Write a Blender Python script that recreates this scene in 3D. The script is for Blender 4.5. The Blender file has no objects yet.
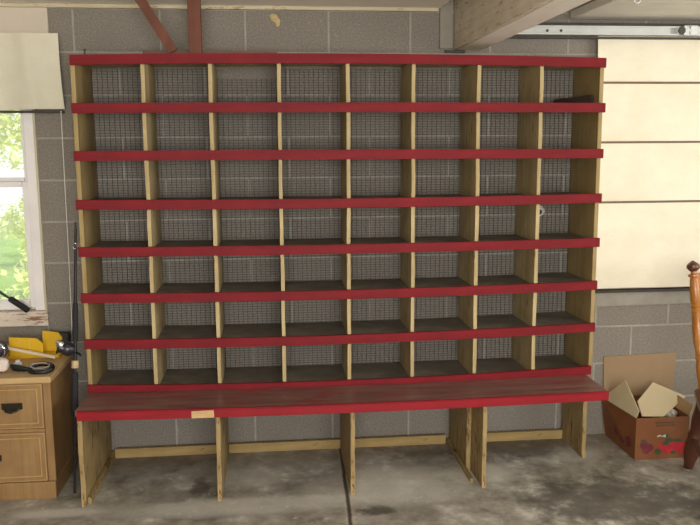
import bpy, bmesh, math, random
from mathutils import Vector, Matrix
random.seed(7)
S = bpy.context.scene
COL = S.collection
V = Vector

# ------------------------------------------------------------------ materials
def srgb(r, g, b):
    f = lambda c: (c/255/12.92) if c/255 <= .04045 else ((c/255+.055)/1.055)**2.4
    return (f(r), f(g), f(b), 1)

class NT:
    def __init__(s, name):
        s.m = bpy.data.materials.new(name); s.m.use_nodes = True
        s.t = s.m.node_tree; s.b = s.t.nodes['Principled BSDF']; s.o = s.t.nodes['Material Output']
    def n(s, typ, **kw):
        nd = s.t.nodes.new(typ)
        for k, v in kw.items():
            if k in nd.inputs.keys(): nd.inputs[k].default_value = v
            else: setattr(nd, k, v)
        return nd
    def l(s, a, b): s.t.links.new(a, b)
    def coord(s, scale=(1, 1, 1), kind='Object', loc=(0, 0, 0)):
        c = s.n('ShaderNodeTexCoord'); mp = s.n('ShaderNodeMapping')
        mp.inputs['Scale'].default_value = scale; mp.inputs['Location'].default_value = loc
        s.l(c.outputs[kind], mp.inputs['Vector']); return mp.outputs['Vector']
    def noise(s, vec, scale, detail=4, rough=.6):
        n = s.n('ShaderNodeTexNoise'); n.inputs['Scale'].default_value = scale
        n.inputs['Detail'].default_value = detail; n.inputs['Roughness'].default_value = rough
        s.l(vec, n.inputs['Vector']); return n.outputs['Fac']
    def ramp(s, fac, stops):
        r = s.n('ShaderNodeValToRGB'); e = r.color_ramp.elements
        while len(e) < len(stops): e.new(.5)
        for i, (p, c) in enumerate(stops):
            e[i].position = p; e[i].color = c if len(c) == 4 else (*c, 1)
        s.l(fac, r.inputs['Fac']); return r.outputs['Color']
    def mix(s, fac, a, b, mode='MIX'):
        m = s.n('ShaderNodeMix', data_type='RGBA', blend_type=mode)
        for sock, v in ((m.inputs[0], fac), (m.inputs[6], a), (m.inputs[7], b)):
            if hasattr(v, 'is_linked'): s.l(v, sock)
            else: sock.default_value = v
        return m.outputs[2]
    def math(s, op, a, b=0.0, c=None):
        m = s.n('ShaderNodeMath', operation=op)
        for i, v in enumerate((a, b) if c is None else (a, b, c)):
            if hasattr(v, 'is_linked'): s.l(v, m.inputs[i])
            else: m.inputs[i].default_value = v
        return m.outputs[0]
    def color(s, c):
        if hasattr(c, 'is_linked'): s.l(c, s.b.inputs['Base Color'])
        else: s.b.inputs['Base Color'].default_value = c
    def bump(s, h, strength=.3, dist=.01):
        b = s.n('ShaderNodeBump'); b.inputs['Strength'].default_value = strength; b.inputs['Distance'].default_value = dist
        s.l(h, b.inputs['Height']); s.l(b.outputs['Normal'], s.b.inputs['Normal'])

BW = lambda v: (v, v, v, 1)

def mat_plain(name, c, rough=.6, metal=0., var=.15, sc=12, bump=0.):
    k = NT(name); v = k.coord()
    n = k.noise(v, sc)
    dark = tuple(x*(1-var) for x in c[:3])+(1,); lite = tuple(min(1, x*(1+var)) for x in c[:3])+(1,)
    k.color(k.ramp(n, [(.3, dark), (.7, lite)]))
    k.b.inputs['Roughness'].default_value = rough; k.b.inputs['Metallic'].default_value = metal
    if bump: k.bump(k.noise(v, sc*6), bump, .004)
    return k.m

def mat_wood(name, a, b, chip=None, axis='Z', rough=.6, chipt=.62, spec=.3, fine=1.0):
    """painted or bare board, grain drawn along one axis, chips where the coat has gone"""
    k = NT(name)
    st = {'X': (.6, 9, 9), 'Y': (9, .6, 9), 'Z': (9, 9, .6)}[axis]
    v = k.coord(st, 'Object'); g = k.noise(v, 4*fine, 6, .65)
    v2 = k.coord(); p = k.noise(v2, 5, 3)
    c = k.ramp(k.mix(.45, g, p), [(.36, a), (.62, b)])
    if chip:
        cn = k.noise(k.coord({'X': (1, 4, 4), 'Y': (4, 1, 4), 'Z': (4, 4, 1)}[axis]), 9, 6, .7)
        c = k.mix(k.ramp(cn, [(chipt-.02, BW(0)), (chipt+.03, BW(1))]), c, chip)
    k.color(c); k.b.inputs['Roughness'].default_value = rough
    k.b.inputs['Specular IOR Level'].default_value = spec
    k.bump(g, .25, .004)
    return k.m

def mat_block():
    k = NT('painted concrete block')
    pos = k.n('ShaderNodeTexCoord').outputs['Object']
    sep = k.n('ShaderNodeSeparateXYZ'); k.l(pos, sep.inputs[0])
    wob = k.noise(pos, 2.2, 2)
    cb = k.n('ShaderNodeCombineXYZ')
    k.l(sep.outputs['X'], cb.inputs['X'])
    zz = k.math('ADD', sep.outputs['Z'], -.1972)
    k.l(k.math('ADD', zz, k.math('MULTIPLY', k.math('ADD', wob, -.5), .006)), cb.inputs['Y'])
    def brick(ms, sm):
        br = k.n('ShaderNodeTexBrick', offset=.5, offset_frequency=2, squash=1.0)
        br.inputs['Scale'].default_value = 1; br.inputs['Brick Width'].default_value = .4064
        br.inputs['Row Height'].default_value = .2032; br.inputs['Mortar Size'].default_value = ms
        br.inputs['Mortar Smooth'].default_value = sm
        br.inputs['Color1'].default_value = BW(.35); br.inputs['Color2'].default_value = BW(.65)
        br.inputs['Mortar'].default_value = BW(.5)
        k.l(cb.outputs[0], br.inputs['Vector']); return br
    b1 = brick(.0058, .35)
    big = k.noise(pos, 1.3, 4); fine = k.noise(pos, 130, 3, .7); mid = k.noise(pos, 14, 4)
    base = k.ramp(big, [(.3, srgb(128, 120, 110)), (.7, srgb(142, 134, 124))])
    base = k.mix(.22, base, k.ramp(b1.outputs['Color'], [(.3, srgb(112, 107, 97)), (.7, srgb(150, 144, 130))]))
    base = k.mix(k.ramp(fine, [(.48, BW(0)), (.7, BW(.55))]), base, srgb(84, 79, 70))
    base = k.mix(k.ramp(fine, [(.3, BW(.5)), (.45, BW(0))]), base, srgb(178, 171, 158))
    base = k.mix(k.ramp(mid, [(.62, BW(0)), (.75, BW(.35))]), base, srgb(172, 166, 152))
    mort = k.mix(k.ramp(mid, [(.35, BW(.25)), (.6, BW(1))]), srgb(150, 145, 134), srgb(178, 174, 163))
    k.color(k.mix(k.math('MULTIPLY', b1.outputs['Fac'], .68), base, mort))
    k.b.inputs['Roughness'].default_value = .9
    k.bump(k.math('ADD', k.math('MULTIPLY', fine, .5), k.math('MULTIPLY', b1.outputs['Fac'], -1.0)), .35, .004)
    return k.m

def mat_floor():
    k = NT('stained concrete floor')
    pos = k.n('ShaderNodeTexCoord').outputs['Object']
    a = k.noise(pos, 2.1, 8, .62); b = k.noise(pos, 7.5, 8, .7); f = k.noise(pos, 60, 4, .7)
    c = k.ramp(k.mix(.58, a, b), [(.39, srgb(112, 106, 94)), (.46, srgb(146, 140, 127)), (.54, srgb(172, 167, 154)), (.61, srgb(212, 208, 198))])
    blot = k.ramp(k.noise(k.coord(loc=(3, 1, 0)), 3.3, 5), [(.55, BW(0)), (.66, BW(.6))])
    c = k.mix(blot, c, srgb(112, 106, 94))
    spill = k.ramp(k.noise(k.coord(loc=(7, 4, 0)), 9, 6, .75), [(.6, BW(0)), (.66, BW(.55))])
    c = k.mix(spill, c, srgb(218, 214, 205))
    def patch(cx, cy, rx, ry, col, amt, c):
        dx = k.math('DIVIDE', k.math('ADD', sep0.outputs['X'], -cx), rx); dy = k.math('DIVIDE', k.math('ADD', sep0.outputs['Y'], -cy), ry)
        d2 = k.math('ADD', k.math('MULTIPLY', dx, dx), k.math('MULTIPLY', dy, dy))
        e = k.math('ADD', d2, k.math('MULTIPLY', k.math('ADD', b, -.5), 3.2))
        return k.mix(k.ramp(e, [(.25, BW(amt)), (1.0, BW(0))]), c, col)
    sep0 = k.n('ShaderNodeSeparateXYZ'); k.l(pos, sep0.inputs[0])
    lime = srgb(214, 210, 198); grime_shade = srgb(74, 70, 62)
    for p_ in ((.66, -.52, .42, .24, lime, .6), (1.08, -.44, .22, .12, lime, .75), (-.02, -.66, .6, .10, lime, .55), (-.84, -.64, .22, .05, lime, .6), (1.6, -.25, .2, .12, lime, .5), (-.02, -.36, .2, .12, lime, .35),
               (1.62, -.80, .50, .30, grime_shade, .68), (.53, -.77, .09, .06, grime_shade, .8), (.82, -.13, .22, .12, grime_shade, .6), (-.25, -.45, .05, .12, grime_shade, .7), (1.35, -.14, .34, .18, grime_shade, .7), (-.5, -.12, .3, .08, grime_shade, .4)):  # first dark patch paints the dim right corner's shade; others are stains
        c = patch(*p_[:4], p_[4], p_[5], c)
    # brown stain kept under the bench where the floor was never washed
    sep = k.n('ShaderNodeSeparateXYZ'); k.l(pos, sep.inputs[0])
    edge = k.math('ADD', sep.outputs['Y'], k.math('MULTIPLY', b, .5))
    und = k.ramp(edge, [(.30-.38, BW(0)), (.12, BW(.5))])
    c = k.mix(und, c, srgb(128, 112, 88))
    # saw-cut joint running out from the wall
    jx = k.math('ADD', k.math('ADD', sep.outputs['X'], k.math('MULTIPLY', sep.outputs['Y'], -.036)), k.math('MULTIPLY', b, .018))
    d = k.math('ABSOLUTE', k.math('ADD', jx, -.4545))
    j = k.ramp(d, [(.006, BW(.9)), (.011, BW(0))])
    lim = k.ramp(d, [(.012, BW(.35)), (.03, BW(0))])
    c = k.mix(lim, c, srgb(196, 184, 160)); c = k.mix(j, c, srgb(48, 42, 36))
    c = k.mix(k.ramp(f, [(.55, BW(0)), (.8, BW(.4))]), c, srgb(80, 76, 66))
    k.color(c); k.b.inputs['Roughness'].default_value = .72
    k.bump(k.math('ADD', f, k.math('MULTIPLY', j, -3)), .25, .004)
    return k.m

def mat_bench():
    k = NT('worn red bench paint')
    v = k.coord((.5, 5, 5)); g = k.noise(v, 6, 6, .7)
    w = k.noise(k.coord((.8, 2.2, 2.2)), 4, 6, .65)
    red = k.ramp(g, [(.35, srgb(150, 48, 52)), (.7, srgb(122, 44, 44))])
    worn = k.ramp(g, [(.3, srgb(98, 64, 58)), (.7, srgb(146, 110, 100))])
    k.color(k.mix(k.ramp(w, [(.30, BW(.15)), (.46, BW(.95))]), red, worn))
    k.b.inputs['Roughness'].default_value = .42; k.bump(g, .2, .003)
    return k.m

def mat_leaf():
    k = NT('sunlit leaf green')
    n = k.noise(k.coord(), 2.5, 3)
    c = k.ramp(n, [(.3, srgb(196, 206, 110)), (.7, srgb(250, 250, 196))])
    k.color(c); k.b.inputs['Roughness'].default_value = .5
    tr = k.n('ShaderNodeBsdfTranslucent'); k.l(c, tr.inputs['Color'])
    mx = k.n('ShaderNodeMixShader'); mx.inputs[0].default_value = .5
    k.l(k.b.outputs[0], mx.inputs[1]); k.l(tr.outputs[0], mx.inputs[2]); k.l(mx.outputs[0], k.o.inputs['Surface'])
    return k.m

def mat_glass():
    k = NT('thin window glass'); k.t.nodes.remove(k.b)
    t = k.n('ShaderNodeBsdfTransparent'); g = k.n('ShaderNodeBsdfGlossy'); g.inputs['Roughness'].default_value = .03
    f = k.n('ShaderNodeFresnel'); f.inputs['IOR'].default_value = 1.45
    mx = k.n('ShaderNodeMixShader'); k.l(f.outputs[0], mx.inputs[0]); k.l(t.outputs[0], mx.inputs[1]); k.l(g.outputs[0], mx.inputs[2])
    dd = k.n('ShaderNodeBsdfTranslucent'); dd.inputs['Color'].default_value = (.9, .9, .86, 1)
    m2 = k.n('ShaderNodeMixShader'); k.l(k.ramp(k.noise(k.coord(), 6, 4), [(.35, BW(.10)), (.7, BW(.28))]), m2.inputs[0])
    k.l(mx.outputs[0], m2.inputs[1]); k.l(dd.outputs[0], m2.inputs[2])
    k.l(m2.outputs[0], k.o.inputs['Surface']); return k.m

def mat_shade(name, a, b, stain, translucent=.25, z0=None):
    k = NT(name); pos = k.n('ShaderNodeTexCoord').outputs['Object']
    n = k.noise(k.coord((1, 1, 1.6)), 3, 5); f = k.noise(k.coord((1, 1, 1)), 240, 2)
    c = k.ramp(n, [(.3, a), (.7, b)])
    c = k.mix(k.ramp(f, [(.4, BW(0)), (.8, BW(.12))]), c, srgb(150, 140, 110))
    if z0 is not None:   # water stain along the hem
        sep = k.n('ShaderNodeSeparateXYZ'); k.l(pos, sep.inputs[0])
        h = k.math('ADD', sep.outputs['Z'], k.math('MULTIPLY', k.math('ADD', k.noise(pos, 7, 5), -.5), .14))
        c = k.mix(k.ramp(k.math('ADD', h, -z0), [(.04, BW(.9)), (.19, BW(0))]), c, stain)
    k.color(c); k.b.inputs['Roughness'].default_value = .85
    tr = k.n('ShaderNodeBsdfTranslucent'); k.l(c, tr.inputs['Color'])
    mx = k.n('ShaderNodeMixShader'); mx.inputs[0].default_value = translucent
    k.l(k.b.outputs[0], mx.inputs[1]); k.l(tr.outputs[0], mx.inputs[2]); k.l(mx.outputs[0], k.o.inputs['Surface'])
    k.bump(n, .3, .02)
    return k.m

M = {}
M['block'] = mat_block(); M['floor'] = mat_floor(); M['bench'] = mat_bench()
M['leaf'] = mat_leaf(); M['glass'] = mat_glass()
M['pale_concrete'] = mat_plain('pale concrete', srgb(200, 196, 186), .9, 0, .1, 2)
M['red'] = mat_wood('red trim paint', srgb(106, 21, 27), srgb(128, 26, 33), srgb(92, 30, 31), 'X', .6, .68, .2)
M['redbright'] = mat_wood('bright red bench edge paint', srgb(128, 22, 30), srgb(148, 26, 36), srgb(112, 36, 36), 'X', .5, .66, .25)
M['edge'] = mat_wood('yellowed board', srgb(160, 138, 94), srgb(198, 178, 134), srgb(128, 88, 54), 'Z', .6, .63)
M['side'] = mat_wood('yellowed end board', srgb(146, 124, 78), srgb(174, 150, 102), srgb(140, 104, 56), 'Z', .6, .66)
M['leg'] = mat_wood('yellowed leg board', srgb(140, 118, 76), srgb(174, 150, 104), srgb(112, 80, 50), 'Z', .6, .57)
M['rail'] = mat_wood('yellow floor rail', srgb(146, 122, 76), srgb(176, 150, 98), srgb(106, 82, 54), 'X', .6, .66)
M['runner'] = mat_wood('dirty floor cleat', srgb(132, 112, 76), srgb(170, 146, 98), srgb(90, 66, 44), 'Y', .7, .58)
M['dust'] = mat_plain('dusty shelf board', srgb(116, 108, 95), .8, 0, .25, 9)
M['wire'] = mat_plain('dull galvanised wire', srgb(34, 32, 30), .7, .0)
M['barewood'] = mat_plain('bare wood chip', srgb(196, 160, 112), .7, 0, .12, 30)
M['brownwood'] = mat_wood('red brown timber', srgb(92, 54, 42), srgb(116, 70, 54), srgb(72, 42, 34), 'Z', .7, .66)
M['brownwoodx'] = mat_wood('red brown lath', srgb(104, 76, 64), srgb(128, 96, 82), None, 'X', .7)
M['darkwood'] = mat_plain('dark brown offcut', srgb(58, 44, 32), .8)
M['beam'] = mat_wood('weathered plywood beam', srgb(204, 192, 168), srgb(228, 218, 198), srgb(190, 166, 128), 'Y', .7, .6)
M['beambot'] = mat_wood('pale beam underside', srgb(238, 226, 214), srgb(246, 238, 228), srgb(214, 190, 170), 'Y', .7, .66)
M['ceil'] = mat_plain('cream ceiling board', srgb(244, 236, 226), .8, 0, .03, 4)
M['trim'] = mat_wood('cream trim', srgb(190, 178, 148), srgb(206, 196, 168), srgb(160, 132, 92), 'X', .7, .6)
M['header'] = mat_plain('window header board', srgb(206, 194, 176), .8, 0, .05, 5)
M['pilaster'] = mat_plain('pale block pilaster', srgb(152, 146, 134), .9, 0, .1, 14, .3)
M['doorpanel'] = mat_wood('overhead door underside', srgb(214, 208, 198), srgb(230, 226, 216), None, 'X', .7, fine=.5)
M['galv'] = mat_plain('galvanised steel', srgb(205, 208, 205), .35, .55, .1, 8)
M['darksteel'] = mat_plain('dark steel', srgb(74, 72, 68), .5, .7)
M['frame'] = mat_plain('aged white window paint', srgb(238, 234, 230), .5, 0, .05, 7)
M['sill'] = mat_wood('flaking sill paint', srgb(206, 190, 170), srgb(222, 210, 194), srgb(140, 104, 78), 'X', .7, .55)
M['casing'] = mat_wood('yellowed casing paint', srgb(190, 180, 150), srgb(208, 200, 176), srgb(150, 130, 96), 'Z', .7, .64)
M['shade'] = mat_shade('cream shade cloth', srgb(236, 227, 200), srgb(248, 241, 220), srgb(176, 160, 118), .0, .80-1.45)
M['valance'] = mat_shade('gathered cream shade cloth', srgb(230, 224, 198), srgb(242, 236, 214), srgb(176, 160, 118), .15)
M['batten'] = mat_plain('brown shade batten', srgb(118, 98, 80), .7)
M['darktrim'] = mat_plain('dark hem bar', srgb(60, 50, 42), .6)
M['cord'] = mat_plain('white cord', srgb(225, 222, 214), .7)
M['oak'] = mat_wood('oak cabinet face', srgb(128, 98, 60), srgb(158, 124, 80), None, 'Z', .5, spec=.4)
M['oakline'] = mat_plain('pale oak moulding', srgb(184, 148, 98), .5)
M['oakdark'] = mat_plain('dark oak groove', srgb(112, 76, 42), .6)
M['oaktop'] = mat_wood('oak cabinet top', srgb(176, 142, 96), srgb(200, 170, 124), None, 'X', .45)
M['iron'] = mat_plain('dark metal pull', srgb(52, 46, 38), .45, .6)
M['rod'] = mat_plain('black rod lacquer', srgb(22, 22, 28), .5, 0)
M['foam'] = mat_plain('black foam grip', srgb(30, 30, 32), .8)
M['cork'] = mat_plain('cork', srgb(196, 170, 130), .8, 0, .2, 60)
M['chrome'] = mat_plain('chrome', srgb(220, 220, 222), .15, 1, .05)
M['graph'] = mat_plain('graphite reel body', srgb(58, 58, 62), .3, .5)
M['yellow'] = mat_plain('yellow plastic', srgb(222, 178, 24), .45, 0, .06, 10)
M['yslot'] = mat_plain('pale slot edge', srgb(214, 186, 90), .5)
M['stick'] = mat_wood('pale stick', srgb(222, 202, 166), srgb(236, 222, 196), None, 'X', .6)
M['blackplastic'] = mat_plain('black plastic', srgb(24, 24, 26), .25)
M['whiteplastic'] = mat_plain('white plastic', srgb(214, 216, 222), .35)
M['pinkcloth'] = mat_plain('pale crumpled rag', srgb(214, 200, 188), .9, 0, .2, 20)
M['darkbag'] = mat_plain('dark grey tool case', srgb(48, 46, 46), .6)
M['carton'] = mat_plain('printed carton board', srgb(128, 78, 42), .7, 0, .1, 10)
M['cartonin'] = mat_plain('plain carton board', srgb(168, 140, 102), .8, 0, .07, 9)
M['cardsheet'] = mat_plain('brown cardboard', srgb(152, 126, 94), .8, 0, .06, 6)
M['paleboard'] = mat_plain('pale board', srgb(206, 190, 154), .8, 0, .05, 6)
M['paper'] = mat_plain('crumpled paper', srgb(206, 202, 190), .8, 0, .1, 25)
M['pred'] = mat_plain('red print', srgb(184, 34, 48), .6, 0, .3, 40)
M['pgreen'] = mat_plain('green print', srgb(64, 78, 48), .6, 0, .2, 40)
M['pdark'] = mat_plain('dark print', srgb(84, 62, 44), .7)
M['pwhite'] = mat_plain('white print', srgb(220, 214, 205), .6)
M['pmaroon'] = mat_plain('maroon print', srgb(112, 42, 52), .7, 0, .3, 30)
M['honey'] = mat_wood('honey varnished wood', srgb(156, 96, 38), srgb(190, 126, 58), None, 'Z', .28, spec=.6)
M['walnut'] = mat_wood('red brown varnished wood', srgb(76, 42, 28), srgb(98, 56, 36), None, 'Z', .35, spec=.5)
M['bark'] = mat_plain('tree bark', srgb(98, 84, 66), .9, 0, .3, 15)
M['ground'] = mat_plain('lawn outside', srgb(110, 140, 62), .9, 0, .3, 5)
M['foamblob'] = mat_plain('yellow foam', srgb(196, 174, 122), .8, 0, .2, 40)

# ------------------------------------------------------------------ mesh helpers
def NB(): return bmesh.new()
def box(bm, x0, x1, y0, y1, z0, z1, bev=.0):
    t = bmesh.new(); bmesh.ops.create_cube(t, size=1)
    for v in t.verts:
        v.co = V(((x0+x1)/2+v.co.x*(x1-x0), (y0+y1)/2+v.co.y*(y1-y0), (z0+z1)/2+v.co.z*(z1-z0)))
    if bev: bmesh.ops.bevel(t, geom=t.edges[:], offset=bev, segments=2, affect='EDGES', profile=.5)
    merge(bm, t); return bm
def merge(bm, t, mat=None):
    if mat: t.transform(mat)
    me = bpy.data.meshes.new('tmp'); t.to_mesh(me); t.free(); bm.from_mesh(me); bpy.data.meshes.remove(me)
def bar(bm, a, b, w, h, bev=0, up=(0, 0, 1)):
    """box beam between two points, w across, h along up"""
    a, b = V(a), V(b); d = b-a; L = d.length; d.normalize()
    s = d.cross(V(up)); s.normalize(); u = s.cross(d)
    t = bmesh.new(); bmesh.ops.create_cube(t, size=1)
    for v in t.verts: v.co = V((v.co.x*w, v.co.y*L, v.co.z*h))
    if bev: bmesh.ops.bevel(t, geom=t.edges[:], offset=bev, segments=2, affect='EDGES')
    m = Matrix((s, d, u)).transposed().to_4x4(); m.translation = (a+b)/2
    merge(bm, t, m); return bm
def turned(bm, a, b, prof, seg=16):
    """lathe: prof = [(t along a->b, radius)]"""
    a, b = V(a), V(b); d = (b-a).normalized()
    s = d.cross(V((0, 1, .01))).normalized(); u = s.cross(d)
    rings = []
    for t, r in prof:
        c = a.lerp(b, t)
        rings.append([bm.verts.new(c+(s*math.cos(2*math.pi*i/seg)+u*math.sin(2*math.pi*i/seg))*max(r, .0002)) for i in range(seg)])
    for p, q in zip(rings, rings[1:]):
        for i in range(seg): bm.faces.new((p[i], p[(i+1) % seg], q[(i+1) % seg], q[i]))
    bm.faces.new(rings[0][::-1]); bm.faces.new(rings[-1])
    bmesh.ops.recalc_face_normals(bm, faces=bm.faces[:]); return bm
def tube(bm, pts, r, seg=8, closed=False):
    pts = [V(p) for p in pts]; rings = []; n = len(pts)
    for i, p in enumerate(pts):
        d = ((pts[(i+1) % n]-pts[i-1]) if closed else (pts[min(i+1, n-1)]-pts[max(i-1, 0)])).normalized()
        ref = V((0, 0, 1)) if abs(d.z) < .9 else V((0, 1, 0))
        s = d.cross(ref).normalized(); u = s.cross(d); rr = r[i] if isinstance(r, (list, tuple)) else r
        rings.append([bm.verts.new(p+(s*math.cos(2*math.pi*k/seg)+u*math.sin(2*math.pi*k/seg))*rr) for k in range(seg)])
    pairs = list(zip(rings, rings[1:]))+([(rings[-1], rings[0])] if closed else [])
    for p, q in pairs:
        for k in range(seg): bm.faces.new((p[k], p[(k+1) % seg], q[(k+1) % seg], q[k]))
    if not closed: bm.faces.new(rings[0][::-1]); bm.faces.new(rings[-1])
    bmesh.ops.recalc_face_normals(bm, faces=bm.faces[:]); return bm
def prism(bm, pts, off, bev=0):
    """polygon (3-D points) given thickness by vector off"""
    t = bmesh.new(); a = [t.verts.new(V(p)) for p in pts]; b = [t.verts.new(V(p)+V(off)) for p in pts]; n = len(a)
    t.faces.new(a[::-1]); t.faces.new(b)
    for i in range(n): t.faces.new((a[i], a[(i+1) % n], b[(i+1) % n], b[i]))
    bmesh.ops.recalc_face_normals(t, faces=t.faces[:])
    if bev: bmesh.ops.bevel(t, geom=t.edges[:], offset=bev, segments=2, affect='EDGES')
    merge(bm, t); return bm
def ball(bm, c, r, sub=2, sc=(1, 1, 1), jit=0):
    t = bmesh.new(); bmesh.ops.create_icosphere(t, subdivisions=sub, radius=1)
    for v in t.verts:
        k = 1+random.uniform(-jit, jit); v.co = V((c[0]+v.co.x*r*sc[0]*k, c[1]+v.co.y*r*sc[1]*k, c[2]+v.co.z*r*sc[2]*k))
    merge(bm, t); return bm

def wloc(o):
    l = V((0, 0, 0))
    while o: l = l+o.location; o = o.parent
    return l
def obj(name, bm, mat, parent=None, smooth=False, label=None, keep=False):
    """mesh built in world coordinates -> one object whose origin sits at its own centre (keep: at the scene's origin)"""
    if keep: c = V((0, 0, 0))
    else:
        xs = [v.co for v in bm.verts]
        lo = V([min(v[i] for v in xs) for i in range(3)]); hi = V([max(v[i] for v in xs) for i in range(3)])
        c = (lo+hi)/2
        if parent is None: c.z = lo.z
    for v in bm.verts: v.co -= c
    me = bpy.data.meshes.new(name); bm.to_mesh(me); bm.free(); me.materials.append(mat)
    if smooth:
        for p in me.polygons: p.use_smooth = True
        try: me.set_sharp_from_angle(angle=math.radians(40))
        except Exception: pass
    o = bpy.data.objects.new(name, me); COL.objects.link(o)
    if parent: o.parent = parent; o.location = c-wloc(parent)
    else: o.location = c
    if label: o['label'] = label
    return o
def thing(name, label, cat, loc, group=None):
    o = bpy.data.objects.new(name, None); o.empty_display_size = .1; COL.objects.link(o); o.location = loc
    return tag(o, label, cat, group)
def tag(o, label, cat, group=None):
    o['label'] = label; o['category'] = cat
    if group: o['group'] = group
    return o
def struct(name, bm, mat, label=None, keep=False, parent=None):
    o = obj(name, bm, mat, parent, keep=keep)
    if not parent: o['kind'] = 'structure'
    if label: o['label'] = label
    return o

# ------------------------------------------------------------------ room shell
CZ = 2.245      # boarded ceiling over the left side
XL, XR, YF, TOP = -2.9, 4.3, -6.2, 2.62
WX0, WX1, WZ0, WZ1 = -1.95, -1.025, .745, 1.98      # left window opening
b = NB()
for r in ((XL, WX0, 0, TOP), (WX1, XR, 0, TOP), (WX0, WX1, 0, WZ0), (WX0, WX1, WZ1, TOP)):
    box(b, r[0], r[1], 0, .2, r[2], r[3])
struct('wall_back', b, M['block'], 'grey painted concrete block wall', keep=True)
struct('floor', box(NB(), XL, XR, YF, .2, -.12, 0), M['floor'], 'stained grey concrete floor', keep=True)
struct('wall_left', box(NB(), XL-.2, XL, YF, .2, 0, TOP), M['block'], keep=True)
struct('wall_right', box(box(box(NB(), XR, XR+.2, -1.2, .2, 0, TOP), XR, XR+.2, YF, -4.7, 0, TOP), XR, XR+.2, -4.7, -1.2, 2.2, TOP), M['pilaster'])
struct('ceiling', box(NB(), XL-.2, XR+.2, YF, .2, TOP, TOP+.15), M['ceil'], 'cream roof boarding')
b = box(NB(), XL, .962, -3.0, 0, CZ, CZ+.05)
struct('ceiling_panel', b, M['ceil'], 'cream ceiling boards above the rack')
struct('trim_1', box(NB(), -1.32, .95, -.028, 0, CZ-.018, CZ, .003), M['trim'], 'thin cream trim strip at top of wall')
struct('trim_2', box(NB(), XL, -.922, -.026, -.0, 2.06, CZ-.0185, .003), M['header'], 'cream header board above the window')
struct('trim_3', box(NB(), .958, 1.024, -.02, 0, 2.05, TOP, .003), M['pilaster'], 'pale block strip beside the beam')
struct('wall_rear', box(box(NB(), XL, -.9, YF-.2, YF-.001, 0, TOP), -.9, 2.1, YF-.2, YF-.001, 2.3, TOP), M['block'])  # unseen rear wall, solid parts added to narrow the light from the opening
struct('wall_rear', box(NB(), 2.1, XR, YF-.2, YF-.001, 0, TOP), M['block'])
struct('driveway', box(NB(), -9, 12, -22, YF-.21, -.14, -.02), M['pale_concrete'], 'pale concrete drive outside')
# plywood cased beam running out from the wall
bt = thing('ceiling_beam', 'weathered wooden beam running forward from the wall above the rack', 'beam', (1.09, -2, 2.044))
obj('beam_side', box(NB(), 1.032, 1.052, -4.2, 0, 2.046, TOP, .002), M['beam'], bt)
obj('beam_side', box(NB(), 1.175, 1.195, -4.2, 0, 2.056, TOP, .002), M['beam'], bt)
obj('beam_underside', box(NB(), 1.0525, 1.1745, -4.2, 0, 2.044, 2.066, .002), M['beambot'], bt, label='pale pinkish underside board of the beam')
struct('trim_4', box(NB(), .985, 1.09, -.014, -.001, 2.030, 2.0435, .003), M['darksteel'], 'dark bearing pad under the beam end')

# opened overhead door lying flat above the right side, with its track along the wall
dt = thing('overhead_door', 'opened overhead door lying flat under the ceiling on the right', 'garage door', (2.9, -1.4, 2.19))
for i in range(5):
    y1 = -.02-i*.5; obj('door_section', box(NB(), 1.62, 4.2, y1-.495, y1, 2.195, 2.235, .004), M['doorpanel'], dt)
h = NB(); turned(h, (1.658, -.68, 2.195), (1.658, -.68, 2.186), [(0, .006), (1, .006)], 10)
tube(h, [(1.658+.013*math.cos(a*.52), -.68, 2.174+.013*math.sin(a*.52)) for a in range(12)], .0045, 8, True)
obj('eye_bolt', h, M['galv'], dt, True, 'small steel eye bolt under the door')
tt = thing('door_track', 'long galvanised steel door track running along the back wall', 'track', (2.8, -.1, 2.11))
t = NB()
box(t, 1.22, 4.2, -.078, -.075, 2.112, 2.152); box(t, 1.22, 4.2, -.105, -.075, 2.150, 2.153); box(t, 1.22, 4.2, -.105, -.075, 2.110, 2.113)
box(t, 1.22, 4.2, -.106, -.104, 2.110, 2.1165); box(t, 1.22, 4.2, -.106, -.104, 2.1475, 2.153)
obj('rail_channel', t, M['galv'], tt)
t = NB(); box(t, 1.22, 4.2, -.074, -.045, 2.156, 2.172, .002)
obj('angle_iron', t, M['darksteel'], tt, label='dark angle iron above the track')
t = NB(); box(t, 1.22, 4.2, -.074, -.050, 2.096, 2.1045, .001)
obj('lower_flange', t, M['darksteel'], tt)
for x in (1.485, 1.555):
    turned(t := NB(), (x, -.0782, 2.132), (x, -.083, 2.132), [(0, .007), (.7, .007), (1, .004)], 8); obj('bolt_head', t, M['darksteel'], tt)
t = NB(); box(t, 2.145, 2.17, -.112, -.079, 2.115, 2.149, .002); box(t, 2.175, 2.25, -.118, -.112, 2.108, 2.158, .004)
for dz in (-.012, .012): turned(t, (2.21, -.118, 2.133+dz), (2.21, -.126, 2.133+dz), [(0, .009), (1, .007)], 10)
obj('hinge_bracket', t, M['galv'], tt)
t = NB(); turned(t, (2.165, -.118, 2.132), (2.165, -.09, 2.132), [(0, .018), (.2, .02), (.8, .02), (1, .018)], 14); obj('roller', t, M['darksteel'], tt, True)

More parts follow.
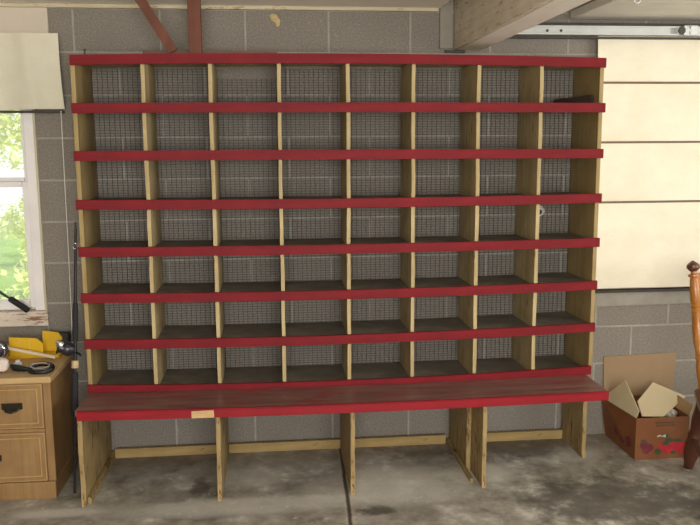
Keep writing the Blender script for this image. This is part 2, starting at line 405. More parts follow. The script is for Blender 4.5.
# ------------------------------------------------------------------ left window
w = thing('window_1', 'white painted sash window on the left', 'window', (-1.49, 0, WZ0)); del w['category']; w['kind'] = 'structure'
f = NB()
box(f, WX1-.045, WX1, -.006, .12, WZ0+.03, WZ1, .002); box(f, WX0, WX0+.045, .0, .12, WZ0+.03, WZ1, .002)
box(f, WX0+.046, WX1-.046, .0, .12, WZ1-.05, WZ1, .002)
obj('window_frame', f, M['frame'], w)
f = NB(); xi, xj = WX0+.046, WX1-.046
box(f, xj-.030, xj, .012, .047, WZ0+.04, 1.41, .003); box(f, xi, xi+.036, .012, .047, WZ0+.04, 1.41, .003)
box(f, xi+.037, xj-.031, .012, .047, WZ0+.031, .825, .003); box(f, xi+.037, xj-.031, .012, .047, 1.385, 1.412, .003)
lo = obj('lower_sash', f, M['frame'], w)
obj('pane', box(NB(), xi+.037, xj-.031, .028, .032, .826, 1.384), M['glass'], lo)
f = NB()
box(f, xj-.028, xj, .05, .085, 1.39, WZ1-.051, .003); box(f, xi, xi+.028, .05, .085, 1.39, WZ1-.051, .003)
box(f, xi+.029, xj-.029, .05, .085, 1.39, 1.43, .003); box(f, xi+.029, xj-.029, .05, .085, WZ1-.09, WZ1-.051, .003)
up = obj('upper_sash', f, M['frame'], w)
obj('pane', box(NB(), xi+.029, xj-.029, .066, .070, 1.431, WZ1-.091), M['glass'], up)
f = NB(); box(f, WX1, WX1+.012, -.012, .0, WZ0-.01, WZ1+.02, .002)
obj('casing_edge', f, M['casing'], w)
f = NB(); box(f, WX0-.03, WX1+.02, -.035, .16, WZ0-.045, WZ0+.029, .004)
obj('window_sill', f, M['sill'], w, label='flaking painted window sill')

# ------------------------------------------------------------------ cloth shades
def cloth(x0, x1, zt, zb, y, nx, nz, fn, thick=.002):
    bm = bmesh.new(); g = []
    for j in range(nz+1):
        row = []
        for i in range(nx+1):
            u, v_ = i/nx, j/nz
            dx, dy, dz = fn(u, v_)
            row.append(bm.verts.new((x0+(x1-x0)*u+dx, y+dy, zt+(zb-zt)*v_+dz)))
        g.append(row)
    for j in range(nz):
        for i in range(nx): bm.faces.new((g[j][i], g[j+1][i], g[j+1][i+1], g[j][i+1]))
    bmesh.ops.recalc_face_normals(bm, faces=bm.faces[:])
    r = bmesh.ops.solidify(bm, geom=bm.faces[:], thickness=thick)
    return bm
s = thing('roman_shade', 'short cream cloth shade gathered up above the left window', 'window shade', (-1.5, -.06, 1.745))
def fv(u, v_):
    fold = .010*math.sin(u*38)*v_*(.4+.6*math.sin(u*9)) + .014*math.exp(-((u-.86-.05*v_)*30)**2)
    return (.012*v_ if u > .97 else 0, -.02*math.sin(v_*math.pi*.9)-fold, .004*math.sin(u*8)*v_)
obj('shade_cloth', cloth(-2.02, -.872, 2.106, 1.752, -.052, 90, 16, fv), M['valance'], s, True)
obj('shade_cloth', cloth(-2.01, -.876, 2.07, 1.757, -.034, 60, 8, lambda u, v_: (0, .006*math.sin(u*30+v_), 0)), M['valance'], s, True)
obj('head_rail', box(NB(), -2.0, -.89, -.052, -.002, 2.04, 2.056, .002), M['darktrim'], s)
obj('hem_bar', box(NB(), -2.02, -.866, -.066, -.036, 1.738, 1.749, .002), M['darktrim'], s, label='dark bar under the gathered cloth')
obj('pull_cord', tube(NB(), [(-.874, -.072, 1.745), (-.876, -.074, 1.4), (-.879, -.072, 1.05), (-.882, -.07, .82), (-.886, -.066, .62)], .0018, 6), M['cord'], s, True, 'thin white pull cord')

s = thing('roman_shade', 'large lowered cream cloth shade with three brown battens right of the rack', 'window shade', (2.3, -.03, .795))
RB = [2.145, 1.884, 1.583, 1.274, .812]
wr = lambda x, z: .006*math.sin(x*3.1+z*2)+.004*math.sin(x*9-z*7)
for a, bb in zip(RB, RB[1:]):
    def fr(u, v_, a=a, bb=bb):
        x = 1.765+u*1.5; z = a+(bb-a)*v_
        low = 0
        if bb < 1: low = -.012*math.exp(-((v_-.3-.12*u)*16)**2)-.006*math.exp(-((v_-.42)*22)**2)-.02*max(0, v_-.8)*math.sin(x*12)
        return (0, -.010*math.sin(v_*math.pi)-wr(x, z)*math.sin(v_*math.pi)+low, 0)
    obj('cloth_panel', cloth(1.765, 3.3, a-.004, bb+.005, -.03, 60, 18, fr, .0015), M['shade'], s, True)
for z in RB[1:4]:
    obj('batten', box(NB(), 1.766, 3.3, -.035, -.028, z-.0055, z+.0055, .001), M['batten'], s)
obj('hem_bar', box(NB(), 1.766, 3.3, -.04, -.004, .794, .808, .002), M['darktrim'], s, label='dark bar along the bottom hem')
obj('head_rail', box(NB(), 1.77, 3.3, -.03, -.001, 2.130, 2.143, .001), M['darktrim'], s)
struct('trim_5', prism(NB(), [(1.76, -.012, .79), (3.6, -.012, .79), (3.6, -.012, .732), (1.76, -.012, .716)], (0, .012, 0)), M['pilaster'], 'pale rendered strip below the right shade')

# ------------------------------------------------------------------ the rack
X0, X1 = -.760, 1.678
YB, YF_ = -.004, -.333          # back and front of the cubbies
T = [1.978, 1.768, 1.556, 1.340, 1.125, .911, .697, .4795]   # tops of the red boards
TH = .044
EL = [-.755, -.758, -.760, -.763, -.764, -.765, -.761, -.758]
ER = [1.677, 1.682, 1.681, 1.682, 1.681, 1.677, 1.675, 1.664]
ZL = [1.975, 1.768, 1.559, 1.342, 1.128, .915, .699, .483]
ZM = [1.986, 1.770, 1.557, 1.333, 1.119, .902, .685, .462]
ZR = [1.972, 1.766, 1.552, 1.341, 1.127, .917, .708, .491]
def bow(i, x):      # boards bent to imitate lens barrel distortion: height of the top edge of board i at x
    u = (x-X0)/(X1-X0)*2-1; l, m_, r = ZL[i], ZM[i], ZR[i]
    return m_+(r-l)/2*u+((l+r)/2-m_)*u*u
def bench_z(x): u = (x-.45)/1.21; return .4345+.012*u*u
def bowbox(x0, x1, y0, y1, lo_, hi_, bev=0., n=24):
    bm = NB(); rows = []
    for k in range(n+1):
        x = x0+(x1-x0)*k/n
        rows.append([bm.verts.new((x, y0, lo_(x))), bm.verts.new((x, y1, lo_(x))), bm.verts.new((x, y1, hi_(x))), bm.verts.new((x, y0, hi_(x)))])
    for p, q in zip(rows, rows[1:]):
        for k in range(4): bm.faces.new((p[k], p[(k+1) % 4], q[(k+1) % 4], q[k]))
    bm.faces.new(rows[0][::-1]); bm.faces.new(rows[-1]); bmesh.ops.recalc_face_normals(bm, faces=bm.faces[:])
    if bev:
        ee = [e for e in bm.edges if abs(e.verts[0].co.x-e.verts[1].co.x) > .01]
        bmesh.ops.bevel(bm, geom=ee, offset=bev, segments=2, affect='EDGES')
    return bm
BT = .4385                      # top of the bench board
R = thing('cubby_rack', 'large red fronted wooden cubby rack with bench standing against the block wall', 'shelving rack', (.459, -.3, 0))
# end boards
obj('end_panel', box(NB(), X0+.002, X0+.021, YF_, YB, BT, 1.952, .0015), M['side'], R)
obj('end_panel', box(NB(), X1-.021, X1-.002, YF_, YB, BT, 1.952, .0015), M['side'], R)
cell = (X1-X0-.02)/8
fr_ = [1.026, 1.994, 2.998, 4.024, 5.025, 6.031, 7.004]
DX = [X0+(X1-X0)*k/8 for k in fr_]
for i, x in enumerate(DX):
    b = NB(); n = 14; lean = random.uniform(-.003, .003)
    w0 = .0085
    for k in range(n):      # slightly uneven hand-cut board, one continuous upright
        pass
    pts = []
    bm = NB(); rows = []
    for k in range(n+1):
        z = bench_z(x)+.013+(1.952-bench_z(x)-.013)*k/n; o_ = random.uniform(-.0014, .0014)+lean*(k/n-.5)
        rows.append([bm.verts.new((x-w0+o_, YF_, z)), bm.verts.new((x+w0+o_+random.uniform(-.001, .001), YF_, z)), bm.verts.new((x+w0+o_, YB-.014, z)), bm.verts.new((x-w0+o_, YB-.014, z))])
    for p, q in zip(rows, rows[1:]):
        for k in range(4): bm.faces.new((p[k], p[(k+1) % 4], q[(k+1) % 4], q[k]))
    bm.faces.new(rows[0][::-1]); bm.faces.new(rows[-1]); bmesh.ops.recalc_face_normals(bm, faces=bm.faces[:])
    obj('divider', bm, M['edge'], R)
for i, z in enumerate(T):
    if i == 0: obj('top_board', bowbox(X0, X1, YF_+.001, YB, lambda x: bow(0, x)-.024, lambda x: bow(0, x)-.001), M['edge'], R)
    elif i < 7: obj('shelf', bowbox(X0+.0215, X1-.0215, YF_+.001, YB-.016, lambda x: bow(i, x)-.028, lambda x: bow(i, x)-.010), M['dust'], R)
    else: obj('shelf', bowbox(X0+.0215, X1-.0215, YF_+.001, YB-.016, lambda x: bench_z(x)+.0005, lambda x: bench_z(x)+.012), M['dust'], R)
for i, z in enumerate(T):
    obj('trim_board', bowbox(EL[i], ER[i], YF_-.019, YF_-.0005, (lambda x: bow(i, x)-TH) if i < 7 else (lambda x: bench_z(x)+.0005), lambda x: bow(i, x), .0025), M['red'], R, label='red painted front board')
# bench: board, red nosing, bare patch
obj('bench_board', bowbox(X0+.004, X1-.040, -.604, YB, lambda x: bench_z(x)-.026, bench_z, .001), M['bench'], R, label='worn red and brown bench board')
nb = obj('bench_nosing', bowbox(X0+.014, X1-.042, -.624, -.6045, lambda x: bench_z(x)-.040, lambda x: bench_z(x)+.001, .004), M['redbright'], R, label='bright red board along the bench front')
obj('bare_patch', prism(NB(), [(-.258, -.6242, .400), (-.258, -.6242, .432), (-.20, -.6242, .433), (-.162, -.6242, .4335), (-.160, -.6242, .400)], (0, -.0008, 0)), M['barewood'], nb, label='bare wood patch where the red paint is gone')
LT = .4075
# left end leg with its floor cleat
def board_leg(x0, x1, yf, yb, name='leg', m='leg'):
    bm = NB(); n = 8; rows = []
    for k in range(n+1):
        z = (bench_z((x0+x1)/2)-.027)*k/n; j = random.uniform(-.0015, .0015); jy = random.uniform(-.002, .002)-(.004 if k == 0 else 0)
        rows.append([bm.verts.new((x0+j, yf+jy, z)), bm.verts.new((x1+j, yf+jy, z)), bm.verts.new((x1+j, yb, z)), bm.verts.new((x0+j, yb, z))])
    for p, q in zip(rows, rows[1:]):
        for k in range(4): bm.faces.new((p[k], p[(k+1) % 4], q[(k+1) % 4], q[k]))
    bm.faces.new(rows[0][::-1]); bm.faces.new(rows[-1]); bmesh.ops.recalc_face_normals(bm, faces=bm.faces[:])
    return obj(name, bm, M[m], R)
board_leg(X0+.006, X0+.026, -.592, -.03)
obj('floor_cleat', box(NB(), X0+.027, X0+.045, -.57, -.03, 0, .034, .002), M['runner'], R)
for x in (-.148, .452, 1.062):
    board_leg(x-.0095, x+.0095, -.598, -.03)
    if x > 1: board_leg(x-.034, x-.0125, -.40, -.03)
    if x > 1: obj('floor_cleat', box(NB(), x-.050, x-.0345, -.54, -.03, 0, .022, .002), M['runner'], R)
board_leg(X1-.030, X1-.010, -.310, -.03)
segs = [(X0+.046, -.158), (-.138, .442), (.462, 1.006), (1.072, X1-.031)]
for a, bb in segs:
    obj('floor_rail', box(NB(), a, bb, -.048, -.029, 0, .048, .002), M['rail'], R, label='yellow rail along the floor at the wall')
# one inch by half inch welded wire across the back
bm = NB(); p = .0127; y = -.010
def sag(x): return (.040+.012*math.sin((x+.15)*10)) if -.155 < x < .16 else (.004+.004*math.sin(x*9))
x = X0+.024
while x < X1-.022:
    box(bm, x-.0008, x+.0008, y-.0006, y+.0006, BT+.006, 1.953-sag(x)); x += .0238*(1+random.uniform(-.05, .05))
z = BT+.01; zs = []
while z < 1.95: zs.append(z); z += p*(1+random.uniform(-.03, .03))
for z in zs:
    if z < 1.953-.052: box(bm, X0+.022, X1-.022, y-.0019, y-.0007, z-.0007, z+.0007)
    else:
        box(bm, X0+.022, -.157, y-.0019, y-.0007, z-.0007, z+.0007); box(bm, .162, X1-.022, y-.0019, y-.0007, z-.0007, z+.0007)
obj('wire_mesh', bm, M['wire'], R, label='square wire mesh closing the back')

# timber on and above the rack top
t_ = obj('timber_post', box(NB(), -.2425, -.1855, -.33, -.292, 1.9785, CZ-.001, .002), M['brownwood'])
tag(t_, 'upright red brown timber standing on the rack up to the ceiling', 'timber')
bm = bar(NB(), (-.462, -.311, CZ-.003), (-.312, -.311, 1.995), .020, .042, .002, (0, 0, 1))
t_ = obj('timber_brace', bm, M['brownwood']); tag(t_, 'slanting red brown timber brace left of the upright post', 'timber')
t_ = obj('wood_lath', box(NB(), -.45, .150, -.288, -.262, 1.9835, 2.002, .002), M['brownwoodx']); tag(t_, 'thin red brown lath lying on top of the rack', 'lath')
t_ = obj('nail', turned(NB(), (-.700, -.30, 1.9735), (-.697, -.305, 2.004), [(0, .0035), (.85, .0035), (.86, .008), (1, .006)], 8), M['darksteel']); tag(t_, 'small dark nail sticking up at the left end of the rack top', 'nail')
t_ = obj('wood_offcut', prism(NB(), [(1.555, -.05, T[1]-.0095), (1.652, -.28, T[1]-.0095), (1.652, -.28, T[1]+.040), (1.555, -.05, T[1]+.030)], (-.018, -.008, 0), .001), M['darkwood'])
tag(t_, 'dark brown wooden offcut in the top right cubby', 'offcut')
bm = NB(); turned(bm, (1.497, -.0005, 1.232), (1.497, -.008, 1.232), [(0, .028), (.8, .028), (1, .024)], 20)
o = thing('pipe_plate', 'small pale round wall plate with dark hole behind the right hand mesh', 'wall plate', (1.497, 0, 1.232))
obj('plate', bm, M['pwhite'], o); obj('hole', turned(NB(), (1.497, -.0081, 1.226), (1.497, -.0092, 1.226), [(0, .014), (1, .014)], 12), M['foam'], o, label='dark hole')
bm = NB()
for c, r_ in (((.142, -.003, 2.19), .018), ((.155, -.003, 2.178), .014), ((.158, -.002, 2.163), .011), ((.132, -.002, 2.198), .013)): ball(bm, c, r_, 2, (1, .5, 1.1), .12)
t_ = obj('foam_lump', bm, M['foamblob'], smooth=True); tag(t_, 'yellowish foam lump on the block wall above the rack', 'foam lump')

# ------------------------------------------------------------------ oak cabinet
CX0, CX1, CY0, CY1, CZT = -1.70, -.886, -.487, -.015, .572
Cb = thing('drawer_cabinet', 'light oak two drawer cabinet standing left of the rack under the window', 'cabinet', (-1.3, -.25, 0))
obj('carcass', box(NB(), CX0+.006, CX1-.006, CY0+.018, CY1, .03, CZT-.030, .003), M['oak'], Cb)
obj('cabinet_top', box(NB(), CX0-.004, CX1+.006, CY0-.010, CY1, CZT-.0295, CZT, .006), M['oaktop'], Cb)
obj('plinth', box(NB(), CX0+.002, CX1-.002, CY0-.004, CY1-.02, 0, .082, .004), M['oak'], Cb)
f = NB(); box(f, CX1-.034, CX1, CY0, CY0+.017, .083, CZT-.030, .003); box(f, CX0, CX0+.034, CY0, CY0+.017, .083, CZT-.030, .003)
box(f, CX0+.035, CX1-.035, CY0, CY0+.017, .316, .332, .002)
obj('face_frame', f, M['oak'], Cb)
xm = (CX0+CX1)/2
for za, zb_ in ((.333, .541), (.084, .315)):
    for xa, xb in ((CX0+.036, CX1-.036),):
        d = obj('drawer', box(NB(), xa, xb, CY0+.002, CY0+.017, za+.001, zb_-.001, .002), M['oak'], Cb)
        m = NB()
        def ring(m, x0_, x1_, z0_, z1_, w_, yy):
            box(m, x0_, x1_, yy, CY0+.002, z0_, z0_+w_, .001); box(m, x0_, x1_, yy, CY0+.002, z1_-w_, z1_, .001)
            box(m, x0_, x0_+w_, yy, CY0+.002, z0_+w_, z1_-w_, .001); box(m, x1_-w_, x1_, yy, CY0+.002, z0_+w_, z1_-w_, .001)
        ring(m, xa+.002, xb-.002, za+.003, zb_-.003, .004, CY0-.003)
        ring(m, xa+.022, xb-.022, za+.023, zb_-.023, .005, CY0-.004)
        obj('moulding', m, M['oakline'], d, label='pale moulding lines round the drawer front')
        for px_ in (-1.055, -1.53):
            zc = (za+zb_)/2-.004; h_ = NB()
            if za > .3: pass
            hx = px_ if za > .3 else px_-.105
            prism(h_, [(hx-.045, CY0-.002, zc+.022), (hx+.045, CY0-.002, zc+.022), (hx+.045, CY0-.002, zc-.006), (hx+.02, CY0-.002, zc-.012), (hx, CY0-.002, zc-.02), (hx-.02, CY0-.002, zc-.012), (hx-.045, CY0-.002, zc-.006)], (0, -.003, 0), .001)
            tube(h_, [(hx-.03, CY0-.008, zc+.004), (hx-.024, CY0-.02, zc-.010), (hx, CY0-.024, zc-.016), (hx+.024, CY0-.02, zc-.010), (hx+.03, CY0-.008, zc+.004)], .0045, 8)
            obj('handle', h_, M['iron'], d, True, 'dark metal drawer pull')

# things on the cabinet
Z = CZT
mb = thing('mitre_box', 'yellow plastic mitre box on the oak cabinet', 'mitre box', (-1.07, -.1, Z))
def slotted(xa, xb, y, hh, chamf, slots):
    pts = [(xa, y, Z+.012), (xb, y, Z+.012), (xb, y, Z+hh-chamf), (xb-chamf, y, Z+hh-.002), (xa, y, Z+hh+.006)]
    return prism(NB(), pts, (0, .010, 0), .001)
obj('base', box(NB(), -1.165, -.928, -.17, -.075, Z, Z+.012, .002), M['yellow'], mb)
obj('front_wall', slotted(-1.155, -.998, -.170, .100, .030, 0), M['yellow'], mb)
obj('back_wall', prism(NB(), [(-1.025, -.085, Z+.012), (-.930, -.085, Z+.012), (-.930, -.085, Z+.080), (-.948, -.085, Z+.104), (-1.022, -.085, Z+.116)], (0, .010, 0), .001), M['yellow'], mb)
for x in (-1.105, -1.060): obj('saw_slot', box(NB(), x-.003, x+.003, -.1725, -.1705, Z+.015, Z+.092), M['yslot'], mb, label='pale saw slot')
t_ = obj('wood_stick', bar(NB(), (-1.20, -.20, Z+.075), (-.930, -.215, Z+.014), .018, .013, .002), M['stick'])
tag(t_, 'pale flat wooden stick lying across the yellow mitre box', 'stick')
t_ = obj('tool_case', box(NB(), -1.02, -.905, -.07, -.02, Z, Z+.095, .006), M['darkbag']); tag(t_, 'dark tool case behind the yellow mitre box', 'tool case')
# pliers-like black tool with chrome loop
tl = thing('snip_tool', 'black handled tool with chrome loop at the front of the cabinet top', 'hand tool', (-1.0, -.42, Z))
obj('grip', tube(NB(), [(-1.075, -.385, Z+.022), (-1.06, -.41, Z+.026), (-1.02, -.42, Z+.020), (-.99, -.42, Z+.016)], [.013, .015, .014, .010], 10), M['blackplastic'], tl, True)
import math as _m
lp = [(-.942+.050*_m.cos(a*_m.pi/10), -.415+.030*_m.sin(a*_m.pi/10), Z+.018+.012*_m.sin(a*_m.pi/10)) for a in range(20)]
obj('loop_handle', tube(NB(), lp, .0115, 8, True), M['blackplastic'], tl, True)
lp = [(-.945+.042*_m.cos(a*_m.pi/10), -.418+.018*_m.sin(a*_m.pi/10), Z+.030+.008*_m.sin(a*_m.pi/10)) for a in range(20)]
obj('chrome_ring', tube(NB(), lp, .0038, 6, True), M['chrome'], tl, True, 'shiny chrome ring')
bl = NB(); bar(bl, (-1.07, -.405, Z+.012), (-1.03, -.43, Z+.010), .02, .004); obj('blade', bl, M['chrome'], tl)
# rag and white cap at the left
bm = ball(NB(), (-1.122, -.41, Z+.038), .042, 3, (1, .8, .8), .09); t_ = obj('crumpled_rag', bm, M['pinkcloth'], smooth=True); tag(t_, 'pale crumpled rag at the left front of the cabinet top', 'rag')
t_ = obj('bottle_cap', turned(NB(), (-1.075, -.31, Z), (-1.075, -.31, Z+.032), [(0, .018), (.1, .02), (.6, .02), (.7, .011), (1, .010)], 16), M['whiteplastic'], smooth=True); tag(t_, 'small white plastic cap beside the rag', 'cap')
# spinning reel lying at the left
rl = thing('fishing_reel', 'dark grey fishing reel lying at the left edge of the cabinet', 'fishing reel', (-1.18, -.26, Z))
obj('reel_body', turned(NB(), (-1.165, -.30, Z+.075), (-1.190, -.225, Z+.070), [(0, .020), (.06, .040), (.25, .046), (.4, .040), (.6, .044), (.95, .040), (1, .03)], 20), M['graph'], rl, True)
obj('spool_rim', tube(NB(), [(-1.165+.034*_m.cos(a*_m.pi/9), -.303, Z+.075+.034*_m.sin(a*_m.pi/9)) for a in range(18)], .004, 6, True), M['chrome'], rl, True)
obj('reel_foot', box(NB(), -1.20, -1.16, -.28, -.24, Z, Z+.032, .003), M['graph'], rl)

# fishing rods
def rod(label, a, bpt, grip_len, reel_t=None, group=None):
    a, bpt = V(a), V(bpt); d = (bpt-a).normalized()
    r = thing('fishing_rod', label, 'fishing rod', tuple(a))
    L = (bpt-a).length
    obj('blank', tube(NB(), [a, a+d*.35, a+d*.38, a.lerp(bpt, .6), bpt] if grip_len > .3 else [a, a+d*.1, a+d*.2, a.lerp(bpt, .5), bpt], [.0055, .0055, .009, .0085, .006], 8), M['rod'], r, True)
    obj('handle', turned(NB(), a+d*(.37 if grip_len > .3 else .002), a+d*grip_len, [(0, .012), (.03, .0155), (.5, .015), (.95, .015), (1, .010)], 12), M['foam'], r, True)
    return r, a, d, L
r1, a, d, L = rod('black fishing rod with chrome reel leaning on the left end of the rack', (-.822, -.44, 0), (-.786, -.290, 1.19), .56)
c = a+d*.595
obj('cork_ring', turned(NB(), a+d*.578, a+d*.612, [(0, .016), (1, .016)], 12), M['cork'], r1, True, 'pale cork ring')
obj('fore_grip', turned(NB(), a+d*.70, a+d*.88, [(0, .013), (.2, .0145), (.8, .013), (1, .010)], 12), M['foam'], r1, True)
q = a+d*.66
rb = obj('reel', turned(NB(), q+V((-.002, 0, 0)), q+V((-.075, -.012, .02)), [(0, .018), (.2, .030), (.4, .034), (.6, .030), (.62, .024), (.9, .024), (.92, .032), (1, .030)], 20), M['graph'], r1, True)
obj('reel_cup', turned(NB(), q+V((-.052, -.03, .035)), q+V((-.068, -.04, .052)), [(0, .022), (.5, .020), (1, .008)], 16), M['chrome'], rb, True, 'chrome spool cap')
obj('crank', tube(NB(), [q+V((0, 0, -.01)), q+V((.02, -.02, -.012)), q+V((.03, -.024, -.02))], .005, 8), M['blackplastic'], rb, True)
obj('tip_guide', tube(NB(), [V((-.789, -.30, 1.13))+V((.008*_m.cos(k*_m.pi/5), -.006, .014*_m.sin(k*_m.pi/5))) for k in range(10)], .0018, 6, True), M['chrome'], r1, True)
obj('ferrule', turned(NB(), V((-.786, -.290, 1.188)), V((-.785, -.285, 1.24)), [(0, .0055), (.3, .007), (.35, .004), (.6, .006), (.65, .004), (1, .005)], 10), M['graph'], r1, True)
r2, a, d, L = rod('black fishing rod slanting down in front of the left window', (-1.088, -.055, .782), (-2.2, -.12, 1.64), .11)
obj('butt_ring', turned(NB(), a+d*.045, a+d*.06, [(0, .0135), (1, .0135)], 12), M['chrome'], r2, True, 'shiny ring on the handle')

# ------------------------------------------------------------------ fruit carton, boards
bx0, bx1, by0, by1, BH = 1.900, 2.180, -.372, -.022, .218
K = thing('fruit_carton', 'open printed cardboard fruit carton on the floor right of the rack', 'cardboard box', (2.04, -.2, 0))
th = .004
fpan = obj('front_panel', box(NB(), bx0, bx1, by0, by0+th, 0, BH, .001), M['carton'], K)
lpan = obj('side_panel', prism(NB(), [(bx0, by0+th+.0005, 0), (bx0, by1-.001, 0), (bx0-.03, by1-.001, BH), (bx0, by0+th+.0005, BH)], (th, 0, 0)), M['carton'], K)
obj('side_panel', box(NB(), bx1-th, bx1, by0+th+.0005, by1-.001, 0, BH, .001), M['carton'], K)
obj('back_panel', box(NB(), bx0+.005, bx1-.005, by1-.0009, by1+th, 0, BH, .001), M['carton'], K)
obj('bottom', box(NB(), bx0+.005, bx1-.005, by0+.006, by1-.002, 0, .004), M['carton'], K)
# flaps
obj('flap', prism(NB(), [(1.9005, -.366, .2185), (1.874, -.085, .2185), (1.881, -.072, .252), (1.914, -.198, .364), (1.911, -.372, .256)], (.003, 0, .0006)), M['paleboard'], K, label='pale inner side of the raised left flap')
obj('flap', prism(NB(), [(bx1, by0+.004, BH), (bx1, by1-.01, BH), (bx1+.045, by1-.05, BH+.045), (bx1+.045, by0+.05, BH+.035)], (-.002, 0, .003)), M['cartonin'], K, label='raised right flap')
# print on the front
m = NB(); yy = by0-.0006
def disc(m, cx, cz, r_, sx=1.):
    global yy
    pts = [(cx+r_*sx*_m.cos(a*_m.pi/9)*random.uniform(.88, 1.06), yy, cz+r_*_m.sin(a*_m.pi/9)*random.uniform(.88, 1.06)) for a in range(18)]
    prism(m, pts, (0, .0005, 0)); yy -= .00012
for cx, cz, r_ in ((2.045, .062, .026), (2.075, .055, .032), (2.11, .062, .030), (2.14, .060, .030), (2.152, .042, .020)): disc(m, cx, cz, r_)
obj('printed_fruit', m, M['pred'], fpan, label='red printed fruit')
m = NB()
for cx, cz, r_ in ((1.945, .075, .022), (1.975, .062, .022), (1.958, .048, .020)): disc(m, cx, cz, r_)
obj('printed_fruit', m, M['pmaroon'], fpan, label='dull maroon printed fruit at the left')
yy = by0-.0018
for cx, cz, r_, sx in ((2.02, .040, .016, 1.2), (2.075, .098, .012, 2.), (2.12, .094, .010, 2.2), (2.06, .082, .012, 1.5), (2.10, .034, .010, 1.6), (1.94, .10, .008, 2), (2.06, .122, .009, 1.3)):
    m = NB(); disc(m, cx, cz, r_, sx); obj('printed_leaf', m, M['pgreen'], fpan, label='dark green printed leaf')
m = NB()
for k in range(5): prism(m, [(2.012+k*.009, yy, .117+.003*_m.sin(k)), (2.019+k*.009, yy, .117+.003*_m.sin(k)), (2.021+k*.009, yy, .126+.003*_m.sin(k*2)), (2.014+k*.009, yy, .126+.003*_m.sin(k*2))], (0, .0005, 0))
obj('printed_emblem', m, M['pwhite'], fpan, label='small white script emblem')
m = NB(); yy = by0-.0006; x = 2.005
for row, z in ((0, .186), (1, .172)):
    x = 2.000+row*.004
    while x < 2.10:
        w_ = random.uniform(.004, .010); prism(m, [(x, yy, z), (x+w_, yy, z), (x+w_, yy, z+.009), (x, yy, z+.009)], (0, .0005, 0)); x += w_+.003
obj('printed_lettering', m, M['pdark'], fpan, label='faint dark lettering')
# side print
m = NB()
for cy, cz, r_ in ((-.30, .07, .03), (-.23, .065, .026), (-.17, .08, .026)):
    pts = [(bx0-.0012-.03*max(0, (cy+r_*_m.cos(a*.7)+.372)/.35)*(cz+r_*_m.sin(a*.7))/BH, cy+r_*_m.cos(a*.7), cz+r_*_m.sin(a*.7)) for a in range(9)]
    prism(m, pts, (.0005, 0, 0))
obj('printed_fruit', m, M['pmaroon'], lpan, label='dull maroon print on the side')
# boards and paper in the carton
t_ = obj('pale_board', prism(NB(), [(1.932, -.366, .2295), (2.060, -.340, .213), (2.273, -.160, .251), (2.117, -.10, .315), (1.952, -.268, .273)], (-.0012, .0026, -.0055), .001), M['paleboard']); tag(t_, 'pale flat board sticking up out of the fruit carton', 'board')
bm = ball(NB(), (2.135, -.245, .185), .042, 3, (1.0, 1.1, .8), .12); t_ = obj('crumpled_paper', bm, M['paper']); tag(t_, 'crumpled white paper in the right of the fruit carton', 'paper')
bm = prism(NB(), [(1.893, -.018, .0), (2.26, -.018, .0), (2.292, -.006, .448), (1.880, -.006, .437)], (0, .004, 0)); t_ = obj('cardboard_sheet', bm, M['cardsheet']); tag(t_, 'brown cardboard sheet leaning on the wall behind the fruit carton', 'cardboard')

# ------------------------------------------------------------------ turned wooden chair at the right edge
H = thing('spindle_chair', 'honey coloured turned wooden chair at the right edge facing the room', 'chair', (2.28, -.85, 0))
pl, pr_ = V((2.108, -.600, .41)), V((2.50, -.735, .41))
tl_, tr_ = V((2.072, -.515, .982)), V((2.56, -.665, .982))
PP = [(0, .014), (.04, .019), (.12, .021), (.22, .024), (.27, .018), (.29, .024), (.31, .018), (.33, .024), (.35, .019), (.42, .026), (.55, .027), (.66, .022), (.68, .026), (.70, .020), (.72, .026), (.74, .020), (.76, .025), (.86, .023), (.93, .020), (.95, .017), (.958, .026), (.975, .026), (.982, .014), (1, .013)]
for a, bb in ((pl, tl_), (pr_, tr_)):
    p_ = obj('back_post', turned(NB(), a, bb, PP, 20), M['honey'], H, True)
    dd = (bb-a).normalized(); t0 = bb-dd*.002
    obj('finial', turned(NB(), t0, t0+dd*.052, [(0, .012), (.12, .020), (.35, .030), (.6, .029), (.8, .018), (1, .004)], 20), M['walnut'], p_, True, 'darker ball finial')
cr = NB(); n = 10; rows = []
A, B_ = pl.lerp(tl_, .90), pr_.lerp(tr_, .90)
for k in range(n+1):
    c_ = A.lerp(B_, k/n); bow = .05*_m.sin(_m.pi*k/n); hh = .045+.035*_m.sin(_m.pi*k/n)
    rows.append([cr.verts.new(c_+V((0, bow-.009, -.055))), cr.verts.new(c_+V((0, bow+.009, -.055))), cr.verts.new(c_+V((0, bow+.009, hh))), cr.verts.new(c_+V((0, bow-.009, hh)))])
for p, q in zip(rows, rows[1:]):
    for k in range(4): cr.faces.new((p[k], p[(k+1) % 4], q[(k+1) % 4], q[k]))
cr.faces.new(rows[0][::-1]); cr.faces.new(rows[-1]); bmesh.ops.recalc_face_normals(cr, faces=cr.faces[:])
obj('crest_rail', cr, M['honey'], H, True)
for k in range(1, 7):
    f_ = k/7; a = pl.lerp(pr_, f_)+V((0, .0, .02)); bb = A.lerp(B_, f_)+V((0, .05*_m.sin(_m.pi*f_), -.05))
    obj('spindle', turned(NB(), a, bb, [(0, .007), (.2, .012), (.3, .008), (.5, .013), (.7, .008), (.85, .011), (1, .006)], 12), M['honey'], H, True)
sp = [(2.085, -.56), (2.30, -.61), (2.52, -.71), (2.50, -.92), (2.40, -1.13), (2.18, -1.10), (1.935, -.99), (1.99, -.77)]
seat = prism(NB(), [(x, y, .392) for x, y in sp], (0, 0, .034), .006)
obj('seat', seat, M['walnut'], H, True, 'red brown seat')
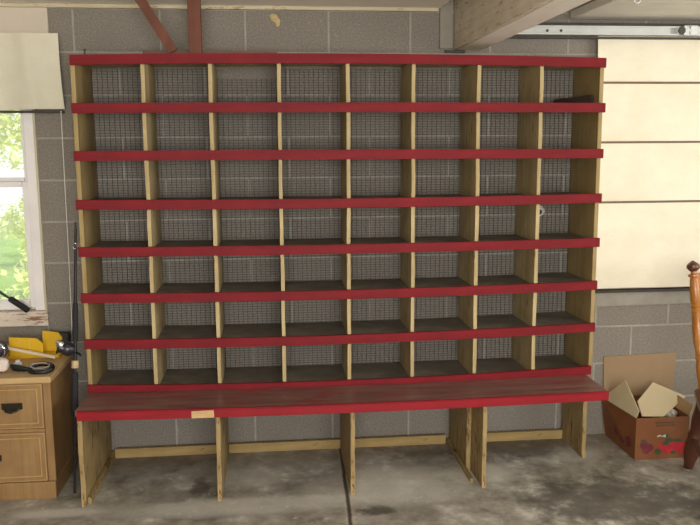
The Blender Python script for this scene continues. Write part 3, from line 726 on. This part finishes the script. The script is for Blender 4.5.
for a, bb in (((2.112, -.60, .392), (2.118, -.49, 0)), ((2.47, -.75, .392), (2.60, -.70, 0)), ((1.975, -.97, .392), (1.905, -1.02, 0)), ((2.36, -1.08, .392), (2.40, -1.20, 0))):
    obj('leg', turned(NB(), bb, a, [(0, .022), (.1, .027), (.2, .036), (.35, .038), (.45, .030), (.48, .036), (.52, .028), (.7, .034), (.9, .028), (1, .022)], 18), M['walnut'], H, True, 'red brown turned leg')
st_ = [(0, .009), (.5, .017), (1, .009)]
obj('stretcher', turned(NB(), (2.095, -.57, .17), (1.96, -.985, .17), st_, 12), M['walnut'], H, True)
obj('stretcher', turned(NB(), (2.52, -.74, .17), (2.39, -1.12, .17), st_, 12), M['walnut'], H, True)
obj('stretcher', turned(NB(), (2.03, -.78, .17), (2.455, -.93, .17), st_, 12), M['walnut'], H, True)

# ------------------------------------------------------------------ outdoors beyond the window
g = struct('ground', box(NB(), -14, 6, .2, 14, -.3, -.14), M['ground'])
def tree(x, y, h, r, n, label):
    t = thing('leafy_tree', label, 'tree', (x, y, -.14), 'trees outside the window')
    obj('trunk', tube(NB(), [(x, y, -.14), (x+.05, y, h*.35), (x-.04, y+.05, h*.8)], [.09, .07, .03], 8), M['bark'], t, True)
    bm = NB()
    cl = [(x+random.uniform(-r, r), y+random.uniform(-.6, .6)*r, random.uniform(.2, h), random.uniform(.25, .55)) for _ in range(26)]
    for _ in range(n):
        c = random.choice(cl); dv = V((random.gauss(0, 1), random.gauss(0, 1), random.gauss(0, 1))); dv.normalize()
        p = V(c[:3])+dv*c[3]*random.random()**.4
        u = V((random.gauss(0, 1), random.gauss(0, 1), random.gauss(0, .6))).normalized(); w_ = u.cross(dv+V((.1, .2, .3))).normalized()
        s_ = random.uniform(.03, .06)
        q = [bm.verts.new(p-u*s_), bm.verts.new(p+w_*s_*.5), bm.verts.new(p+u*s_), bm.verts.new(p-w_*s_*.5)]
        bm.faces.new(q)
    obj('foliage', bm, M['leaf'], t)
tree(-2.5, 3.2, 2.6, .9, 5600, 'bright green leafy tree nearest outside the window')
tree(-4.4, 5.2, 4.0, 1.0, 5200, 'taller sunlit green tree further off outside the window')
tree(-2.3, 7.4, 3.6, 1.3, 4200, 'farthest pale green tree seen through the window')

# ------------------------------------------------------------------ light
W = bpy.data.worlds.new('sky'); S.world = W; W.use_nodes = True
bg = W.node_tree.nodes['Background']; bg.inputs['Color'].default_value = (.92, .97, 1, 1); bg.inputs['Strength'].default_value = 1.6
def area(name, loc, target, sx, sy, power, col):
    l = bpy.data.lights.new(name, 'AREA'); l.shape = 'RECTANGLE'; l.size = sx; l.size_y = sy; l.energy = power; l.color = col
    o = bpy.data.objects.new(name, l); COL.objects.link(o); o.location = loc
    o.rotation_euler = (V(target)-V(loc)).to_track_quat('-Z', 'Y').to_euler(); return o
area('rear_opening_light', (.35, -6.1, 1.55), (.4, 0, 1.4), 2.6, 1.5, 190, (1, .97, .93))
area('side_opening_light', (4.25, -2.95, 1.65), (0, -1.6, 1.6), 3.3, 1.0, 62, (1, .96, .89))
l = bpy.data.lights.new('sun', 'SUN'); l.energy = 8; l.angle = .01; l.color = (1, .95, .85)
o = bpy.data.objects.new('sun', l); COL.objects.link(o); o.location = (0, -8, 9)
o.rotation_euler = V((-.15, .72, -1)).to_track_quat('-Z', 'Y').to_euler()

# ------------------------------------------------------------------ camera
cd = bpy.data.cameras.new('camera'); cam = bpy.data.objects.new('camera', cd); COL.objects.link(cam)
Fv, Rv, Uv = V((.09742317, .98422159, -.14770437)), V((.99502137, -.09945506, -.00641607)), V((.02100478, .14634393, .98901075))
m = Matrix((Rv, Uv, -Fv)).transposed().to_4x4(); m.translation = V((.11211693, -3.96051619, 1.57492625)); cam.matrix_world = m
cd.sensor_width = 36; cd.lens = 782.397/700*36; cd.clip_start = .05; cd.clip_end = 100
S.camera = cam
S.view_settings.view_transform = 'Standard'; S.view_settings.look = 'None'; S.view_settings.gamma = 1
S.view_settings.use_curve_mapping = False; S.view_settings.exposure = -.14
